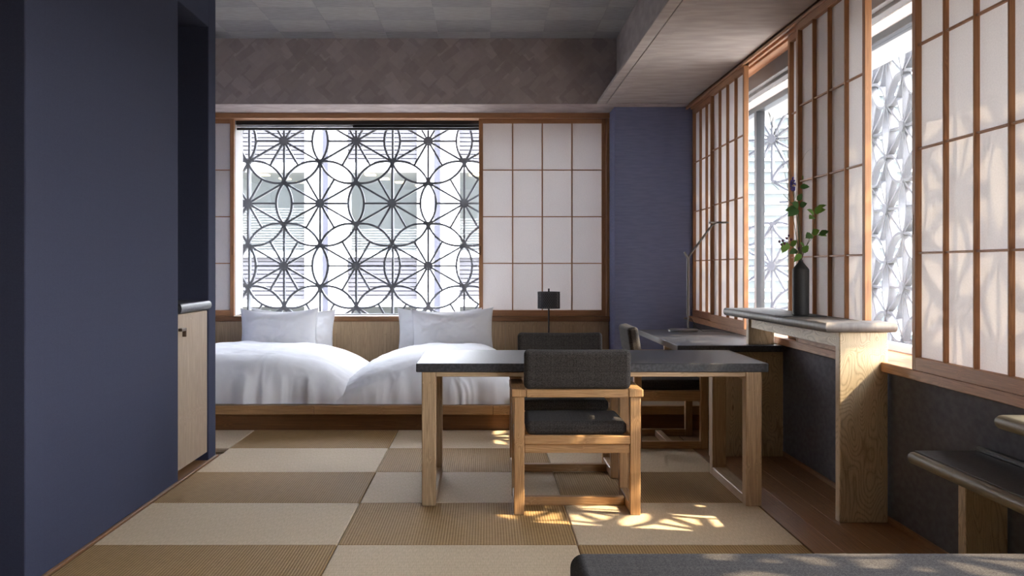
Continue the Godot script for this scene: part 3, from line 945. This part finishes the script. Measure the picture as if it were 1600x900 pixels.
# ---------------------------------------------------------------- bedding
func duvet(label: String, x0: float, x1: float, d0: float, d1: float, htop: float, fl: float, fr: float, seed_: int) -> void:
	var n1 := FastNoiseLite.new()
	n1.seed = seed_
	n1.frequency = 1.0
	n1.fractal_octaves = 3
	var n2 := FastNoiseLite.new()
	n2.seed = seed_ + 5
	n2.frequency = 1.0
	n2.fractal_type = FastNoiseLite.FRACTAL_RIDGED
	n2.fractal_octaves = 2
	var nx := 170
	var nd := 120
	var base := 0.166
	var g := []
	for i in nx + 1:
		var row := []
		var u := float(i) / nx
		for j in nd + 1:
			# rows gather towards the front hem
			var v := pow(float(j) / nd, 1.5)
			var x := lerpf(x0, x1, u)
			var d := lerpf(d0, d1, v)
			var sl := clampf((x - x0) / fl, 0, 1)
			var sr := clampf((x1 - x) / fr, 0, 1)
			var sf := clampf((d - d0) / 0.36, 0, 1)
			var sb := clampf((d1 - d) / 0.15, 0, 1)
			var q := func(s: float, p: float) -> float: return pow(1.0 - pow(1.0 - s, p), 1.0 / p)
			var shape: float = q.call(sl, 1.9) * q.call(sr, 1.9) * q.call(sf, 2.3) * q.call(sb, 2.0)
			var wob := n1.get_noise_2d(x * 1.6, d * 1.3)
			var fold := n2.get_noise_2d(x * 2.2 + n1.get_noise_2d(x * 1.3, d * 1.3) * 1.8, d * 0.9) * smoothstep(-0.25, 0.35, n1.get_noise_2d(x * 1.1 + 9.0, 3.0))
			var crease := n2.get_noise_2d(x * 3.2 + d * 2.4 + 4.0, d * 3.0 - x * 2.0) * smoothstep(-0.1, 0.4, n1.get_noise_2d(x * 2.0 + 40.0, d * 2.0))
			var fine := n1.get_noise_2d(x * 9.0 + 30.0, d * 6.0)
			var h := htop * shape * (1.0 + 0.07 * wob)
			var side := 1.0 - smoothstep(0.25, 0.95, shape)
			h += (0.007 * fold + 0.006 * crease + 0.003 * fine) * smoothstep(0.0, 0.12, shape) * (0.35 + 0.9 * side)
			var dz := -side * (0.012 * fold + 0.010 * crease + 0.034 * n1.get_noise_2d(x * 2.5, 7.0)) * (1.0 - sf * 0.6)
			var hem := 0.012 if (j > 0) else 0.0
			row.append(Vector3(x + side * 0.012 * n1.get_noise_2d(d * 5.0, x * 3.0), base + maxf(h, 0.0) + (hem if shape > 0.0 or j > 0 else 0.0), -(d + dz)))
		g.append(row)
	var st := S()
	st.set_smooth_group(0)
	for i in nx:
		for j in nd:
			for k in [[0, 0], [0, 1], [1, 1], [0, 0], [1, 1], [1, 0]]:
				st.set_uv(Vector2(i + k[0], j + k[1]) / 40.0)
				st.add_vertex(g[i + k[0]][j + k[1]])
	# underside on the platform
	var lo := base
	for e in [[Vector3(x0, lo, -d0), Vector3(x1, lo, -d0), Vector3(x1, lo, -d1)], [Vector3(x0, lo, -d0), Vector3(x1, lo, -d1), Vector3(x0, lo, -d1)]]:
		st.set_smooth_group(1)
		for p in e:
			st.set_uv(Vector2.ZERO); st.add_vertex(p)
	st.index()
	st.generate_normals()
	var o := obj("duvet", st, M.linen)
	tag(o, label, "duvet", "white duvets")

func pillow(label: String, at: Vector3, w: float, h: float, thick: float, lean: float, roll: float, seed_: int) -> void:
	var n1 := FastNoiseLite.new()
	n1.seed = seed_
	n1.frequency = 1.0
	n1.fractal_octaves = 3
	var nx := 56
	var ny := 40
	var st := S()
	st.set_smooth_group(0)
	for side in [1.0, -1.0]:
		var g := []
		for i in nx + 1:
			var row := []
			for j in ny + 1:
				var x := -1.0 + 2.0 * i / nx
				var y := -1.0 + 2.0 * j / ny
				var px := x * w / 2 * (1.0 - 0.06 * (1.0 - y * y) * absf(x))
				var py := y * h / 2 * (1.0 - 0.17 * (1.0 - pow(absf(x), 2.5)) * absf(y))
				var bulge := pow(maxf(1.0 - pow(absf(x), 3.2), 0), 0.62) * pow(maxf(1.0 - pow(absf(y), 2.6), 0), 0.62)
				var crease := n1.get_noise_2d(x * 2.2 + 8 * side, y * 2.0) * 0.012 + n1.get_noise_2d(x * 7.0 + y * 5.0, y * 2.0 - x * 2.0 + 20 * side) * 0.006
				row.append(Vector3(px, py, side * (0.004 + thick / 2 * bulge) + crease * bulge))
			g.append(row)
		for i in nx:
			for j in ny:
				var order := [[0, 0], [0, 1], [1, 1], [0, 0], [1, 1], [1, 0]] if side > 0 else [[0, 0], [1, 1], [0, 1], [0, 0], [1, 0], [1, 1]]
				for k in order:
					st.set_uv(Vector2(i + k[0], j + k[1]) / 40.0)
					st.add_vertex(g[i + k[0]][j + k[1]])
		if side > 0:
			set_meta("rim_ring", g)
		else:
			var f: Array = get_meta("rim_ring")
			for i in nx:
				for j in [0, ny]:
					for p in [f[i][j], f[i + 1][j], g[i + 1][j], f[i][j], g[i + 1][j], g[i][j]] if j == ny else [f[i][j], g[i + 1][j], f[i + 1][j], f[i][j], g[i][j], g[i + 1][j]]:
						st.set_uv(Vector2.ZERO); st.add_vertex(p)
			for j in ny:
				for i in [0, nx]:
					for p in [f[i][j], g[i][j + 1], f[i][j + 1], f[i][j], g[i][j], g[i][j + 1]] if i == nx else [f[i][j], f[i][j + 1], g[i][j + 1], f[i][j], g[i][j + 1], g[i][j]]:
						st.set_uv(Vector2.ZERO); st.add_vertex(p)
			remove_meta("rim_ring")
	st.index()
	st.generate_normals()
	var o := obj("pillow", st, M.linen)
	o.position = at
	o.rotation = Vector3(-lean, 0, roll)
	tag(o, label, "pillow", "white bed pillows")

func make_bedding() -> void:
	duvet("plump white duvet on the bed next to the blue wall end", -2.36, -0.835, 7.262, 8.92, 0.285, 0.32, 0.62, 5)
	duvet("white duvet on the bed behind the dining table", -0.985, 0.215, 7.245, 8.92, 0.28, 0.66, 0.30, 17)
	pillow("front pillow on the bed beside the blue wall end", Vector3(-1.655, 0.520, -9.00), 0.635, 0.42, 0.17, 0.20, 0.015, 3)
	pillow("rear pillow peeping out on the bed beside the blue wall end", Vector3(-1.585, 0.508, -9.215), 0.70, 0.42, 0.14, 0.15, -0.02, 7)
	pillow("front pillow on the bed behind the dining table", Vector3(-0.262, 0.520, -9.00), 0.67, 0.42, 0.17, 0.20, 0.025, 9)
	pillow("rear pillow peeping out on the bed behind the dining table", Vector3(-0.375, 0.512, -9.215), 0.70, 0.42, 0.14, 0.15, 0.0, 13)

# ---------------------------------------------------------------- small things
func leaf(m: Material, parent: Node, root: Vector3, tip: Vector3, width: float, up: Vector3, lobes := 0.0) -> void:
	var ax := tip - root
	var sd := ax.cross(up).normalized()
	var nn := sd.cross(ax).normalized()
	var st := S()
	var prev := []
	var n := 9
	for i in n:
		var s := float(i) / (n - 1)
		var w := width * sin(PI * pow(s, 0.75)) * (1.0 - lobes * (0.5 + 0.5 * cos(s * 22.0)))
		var c := root + ax * s - up.normalized() * ax.length() * 0.22 * s * s
		var row := [c - sd * w / 2 + nn * w * 0.12, c, c + sd * w / 2 + nn * w * 0.12]
		if i > 0:
			for k in 2:
				quad(st, [prev[k], prev[k + 1], row[k + 1], row[k]], [nn, nn, nn, nn], [Vector2.ZERO, Vector2.ZERO, Vector2.ZERO, Vector2.ZERO])
		prev = row
	sub("leaf", st, m, parent)

func stem(t: Node, pts: Array, r0: float, r1: float) -> MeshInstance3D:
	# smooth run through the points
	var cv := Curve3D.new()
	for i in pts.size():
		var tan_: Vector3 = (pts[mini(i + 1, pts.size() - 1)] - pts[maxi(i - 1, 0)]) / 6.0
		cv.add_point(pts[i], -tan_, tan_)
	var out := []
	var n := 5 * pts.size()
	for k in n + 1: out.append(cv.sample_baked(cv.get_baked_length() * k / n, true))
	var st := S()
	tube(st, out, r0, r1, 6)
	return sub("stem", st, M.stem, t)

func make_small() -> void:
	# vase on its tray on the bar
	var t := thing("tray", "thin black tray under the black vase", "tray", Vector3(1.465, 0.824, -5.20))
	sub("base", loc(Vector3(-0.10, 0.0005, -0.075), Vector3(0.10, 0.004, 0.075), 0.001), M.black, t)
	t = thing("vase", "tall black bottle vase standing on the window bar", "vase", Vector3(1.465, 0.8285, -5.20))
	var st := S()
	lathe(st, [Vector2(0, 0), Vector2(0.035, 0), Vector2(0.038, 0.004), Vector2(0.0385, 0.21), Vector2(0.037, 0.215), Vector2(0.013, 0.244), Vector2(0.010, 0.250), Vector2(0.010, 0.256), Vector2(0.006, 0.256), Vector2(0.005, 0.235)], Vector3.ZERO, 40)
	sub("body", st, M.vase, t)
	# flower arrangement; local metres above the vase mouth, right is +x
	t = thing("flower_arrangement", "loose spray of green leaves, grass and one violet flower in the vase", "flowers", Vector3(1.465, 1.070, -5.20))
	var O := Vector3.ZERO
	var p := 0.00297   # metres per unit of the sketch below
	var V := func(x: float, y: float, z := 0.0) -> Vector3: return Vector3(x * p, y * p, z)
	stem(t, [O, V.call(-3, 40, 0.01), V.call(-10, 90, 0.02), V.call(-14, 118, 0.02)], 0.0016, 0.0011)
	# violet flower head: many small florets
	var fl := S()
	var r := RandomNumberGenerator.new()
	r.seed = 77
	for k in 46:
		var a := r.randf() * TAU
		var y := r.randf()
		var rad := 0.011 * sin(PI * (0.15 + 0.8 * y))
		var c: Vector3 = V.call(-14, 112, 0.02) + Vector3(cos(a) * rad, y * 0.062, sin(a) * rad)
		lathe(fl, [Vector2(0, -0.004), Vector2(0.0045, 0.0), Vector2(0, 0.006)], c, 6)
	sub("flower_head", fl, M.bloom, t)
	# grass blades
	stem(t, [O, V.call(-8, 60, -0.02), V.call(-22, 150, -0.05), V.call(-44, 238, -0.07)], 0.0016, 0.0007)
	stem(t, [O, V.call(-6, 70, 0.0), V.call(-18, 150, -0.02), V.call(-34, 215, -0.03)], 0.0016, 0.0007)
	stem(t, [O, V.call(-5, 75, 0.01), V.call(-17, 140, 0.02), V.call(-29, 200, 0.03)], 0.0016, 0.0007)
	stem(t, [V.call(-9, 88, 0.0), V.call(-30, 110, 0.01), V.call(-52, 130, 0.02)], 0.0016, 0.0007)
	stem(t, [V.call(-9, 70), V.call(-6, 130, 0.0), V.call(2, 160, 0.0), V.call(12, 176, 0.0), V.call(28, 180, 0.0)], 0.0007, 0.0003)
	for k in 9:
		var s := k / 9.0
		var q: Vector3 = V.call(lerpf(-26, -44, s), lerpf(168, 238, s), -0.055)
		leaf(M.stem, t, q, q + Vector3(-0.012 + 0.02 * (k % 2), 0.030, 0.004), 0.003, Vector3.BACK)
	# leafy twigs
	stem(t, [O, V.call(4, 20, 0.02), V.call(14, 45, 0.03), V.call(18, 66, 0.04), V.call(20, 84, 0.04)], 0.0017, 0.0009)
	stem(t, [O, V.call(-1, 30, 0.03), V.call(-6, 60, 0.05), V.call(-10, 92, 0.05)], 0.0017, 0.0010)
	stem(t, [O, V.call(-6, 14, 0.03), V.call(-16, 25, 0.04), V.call(-26, 34, 0.05)], 0.0014, 0.0008)
	stem(t, [O, V.call(6, 22, 0.01), V.call(16, 38, 0.01), V.call(26, 44, 0.02)], 0.0014, 0.0008)
	var ls := [
		[-10, 80, -30, 84, 14, 1, .05], [-10, 84, -27, 74, 13, 1, .06], [-8, 86, -20, 96, 10, 1, .05], [-6, 88, 4, 94, 9, 1, .05],
		[-4, 118, 10, 120, 8, 1, .03], [0, 128, -2, 138, 6, 0, .03], [-9, 96, -4, 110, 7, 1, .05],
		[18, 78, 34, 86, 10, 0, .05], [18, 76, 28, 92, 9, 0, .05], [16, 74, 4, 86, 10, 0, .05], [16, 72, 8, 70, 9, 0, .04], [20, 84, 36, 93, 7, 0, .04],
		[14, 44, 2, 40, 11, 1, .04], [16, 44, 26, 54, 11, 0, .03], [26, 44, 40, 52, 8, 1, .03], [24, 44, 38, 44, 7, 0, .03],
		[-26, 32, -34, 18, 12, 0, .05], [-20, 26, -12, 38, 8, 0, .06], [-10, 20, -24, 16, 9, 1, .05], [-4, 14, -16, 4, 8, 0, .05], [-2, 16, 6, 30, 9, 0, .06], [0, 24, -8, 34, 8, 0, .06]]
	for q in ls:
		leaf(M.leaf_dark if q[5] == 1 else M.leaf, t, V.call(q[0], q[1], q[6]), V.call(q[2], q[3], q[6] + 0.02), q[4] * p * 1.4, Vector3(0.2, 1.0, 0.9) if q[5] == 0 else Vector3(-0.1, 0.6, 1.0), 0.25)
	for q in [[-30, 30], [-33, 34], [-35, 28], [-27, 38], [-24, 42], [-38, 33], [-20, 36], [-8, 22], [-12, 16]]:
		var bs := S()
		lathe(bs, [Vector2(0, -0.007), Vector2(0.005, -0.002), Vector2(0.006, 0.004), Vector2(0, 0.009)], V.call(q[0], q[1], 0.055), 8)
		sub("bud", bs, M.berry, t)
		stem(t, [V.call(-18, 26, 0.045), V.call((q[0] - 18) / 2.0, (q[1] + 26) / 2.0 + 2, 0.05), V.call(q[0], q[1] - 2, 0.055)], 0.0007, 0.0005)
	# desk lamp
	t = thing("desk_lamp", "slim metal desk lamp with a bent arm and flat head", "lamp", Vector3(1.325, 0.622, -7.50))
	st = S()
	lathe(st, [Vector2(0, 0), Vector2(0.098, 0), Vector2(0.101, 0.003), Vector2(0.101, 0.013), Vector2(0.098, 0.016), Vector2(0, 0.017)], Vector3.ZERO, 48)
	sub("base", st, M.metal, t)
	var px := 0.034
	st = S()
	tube(st, [Vector3(px, 0.016, 0), Vector3(px, 0.11, 0)], 0.007, 0.007, 12)
	tube(st, [Vector3(px, 0.11, 0), Vector3(px, 0.50, 0)], 0.0095, 0.0095, 12)
	sub("pole", st, M.metal, t)
	st = S()
	tube(st, [Vector3(px - 0.026, 0.088, 0), Vector3(px + 0.012, 0.088, 0)], 0.006, 0.006, 10)
	sub("knob", st, M.metal, t)
	st = S()
	bxf(st, Vector3(-0.006, -0.028, -0.008), Vector3(0.006, 0.03, 0.008), 0.002, -1, Transform3D(Basis(Vector3.BACK, 0.5), Vector3(px - 0.010, 0.505, 0)))
	bxf(st, Vector3(-0.006, -0.02, -0.008), Vector3(0.006, 0.02, 0.008), 0.002, -1, Transform3D(Basis(Vector3.BACK, -0.5), Vector3(px + 0.004, 0.495, 0)))
	sub("joint", st, M.metal, t)
	st = S()
	tube(st, [Vector3(px, 0.495, 0), Vector3(px + 0.160, 0.712, 0)], 0.008, 0.007, 10)
	tube(st, [Vector3(px + 0.150, 0.700, 0), Vector3(px + 0.185, 0.725, 0)], 0.004, 0.004, 8)
	sub("arm", st, M.metal, t)
	st = S()
	bxf(st, Vector3(px + 0.143, 0.722, -0.025), Vector3(px + 0.195, 0.735, 0.025), 0.003)
	lathe(st, [Vector2(0, 0.724), Vector2(0.045, 0.724), Vector2(0.047, 0.728), Vector2(0.045, 0.734), Vector2(0, 0.735)], Vector3(px + 0.225, 0, 0), 32)
	sub("lamp_head", st, M.metal, t)
	st = S()
	tube(st, [Vector3(px + 0.02, 0.09, 0.0), Vector3(px + 0.05, 0.03, 0.02), Vector3(px + 0.09, 0.004, 0.05), Vector3(px + 0.14, 0.004, 0.02), Vector3(px + 0.20, 0.004, 0.10), Vector3(px + 0.25, 0.004, 0.30)], 0.002, 0.002, 6)
	sub("cable", st, M.black, t)
	# bedside reading lamp with a mesh shade
	t = thing("reading_lamp", "black reading lamp with a small mesh drum shade beside the bed", "lamp", Vector3(0.500, 0.160, -8.80))
	st = S()
	lathe(st, [Vector2(0, 0.0005), Vector2(0.09, 0.0005), Vector2(0.092, 0.003), Vector2(0.09, 0.012), Vector2(0, 0.013)], Vector3.ZERO, 32)
	sub("base", st, M.black, t)
	st = S()
	tube(st, [Vector3(0, 0.012, 0), Vector3(0, 0.725, 0)], 0.0075, 0.0065, 10)
	sub("pole", st, M.black, t)
	st = S()
	var sy0 := 0.570
	var sy1 := 0.698
	var sr := 0.086
	for y in [sy0, sy1]:
		var ring := []
		for k in 33: ring.append(Vector3(cos(TAU * k / 32) * sr, y, sin(TAU * k / 32) * sr))
		tube(st, ring, 0.003, 0.003, 6)
	for k in 36:
		for sg in [-1.0, 1.0]:
			var run := []
			for s in 7:
				var a: float = TAU * k / 36 + sg * s / 6.0 * 0.9
				run.append(Vector3(cos(a) * sr, lerpf(sy0, sy1, s / 6.0), sin(a) * sr))
			tube(st, run, 0.0022, 0.0022, 4)
	sub("shade_mesh", st, M.shade, t)
	st = S()
	lathe(st, [Vector2(0.066, sy0 + 0.004), Vector2(0.066, sy1 - 0.004), Vector2(0.0, sy1 - 0.004)], Vector3.ZERO, 32)
	lathe(st, [Vector2(0.0, sy0 + 0.004), Vector2(0.066, sy0 + 0.004)], Vector3.ZERO, 32)
	sub("shade_liner", st, M.frame, t)

# ---------------------------------------------------------------- scene
func _ready() -> void:
	rng.seed = 4
	var cam := Camera3D.new()
	cam.name = "camera"
	add_child(cam)
	cam.position = Vector3(0, 1.05, 0)
	cam.projection = Camera3D.PROJECTION_FRUSTUM
	cam.near = 0.1
	cam.far = 200.0
	cam.size = 0.1 * 900.0 / 1750.0
	cam.frustum_offset = Vector2(42.0, -32.0) / 1750.0 * 0.1
	cam.current = true

	var env := Environment.new()
	env.background_mode = Environment.BG_SKY
	var sm := ProceduralSkyMaterial.new()
	sm.sky_top_color = Color(0.86, 0.89, 0.95)
	sm.sky_horizon_color = Color(0.97, 0.965, 0.95)
	sm.ground_horizon_color = Color(0.62, 0.62, 0.62)
	sm.ground_bottom_color = Color(0.45, 0.45, 0.45)
	sm.sky_energy_multiplier = 1.0
	var sky := Sky.new()
	sky.sky_material = sm
	env.sky = sky
	env.background_energy_multiplier = 9.0
	env.tonemap_mode = Environment.TONE_MAPPER_LINEAR
	env.tonemap_exposure = 4.0
	env.sdfgi_enabled = true
	env.ssao_enabled = true
	env.ssil_enabled = true
	var we := WorldEnvironment.new()
	we.name = "world_environment"
	we.environment = env
	add_child(we)

	var sun := DirectionalLight3D.new()
	sun.name = "sun"
	add_child(sun)
	sun.light_energy = 1.35
	sun.light_color = Color(1.0, 0.92, 0.78)
	sun.light_angular_distance = 0.55
	sun.shadow_enabled = true
	sun.look_at_from_position(Vector3.ZERO, Vector3(-1.0, -1.0, -0.25), Vector3.UP)

	make_materials()
	make_shell()
	make_screens()
	make_outside()
	make_furniture()
	make_bedding()
	make_small()
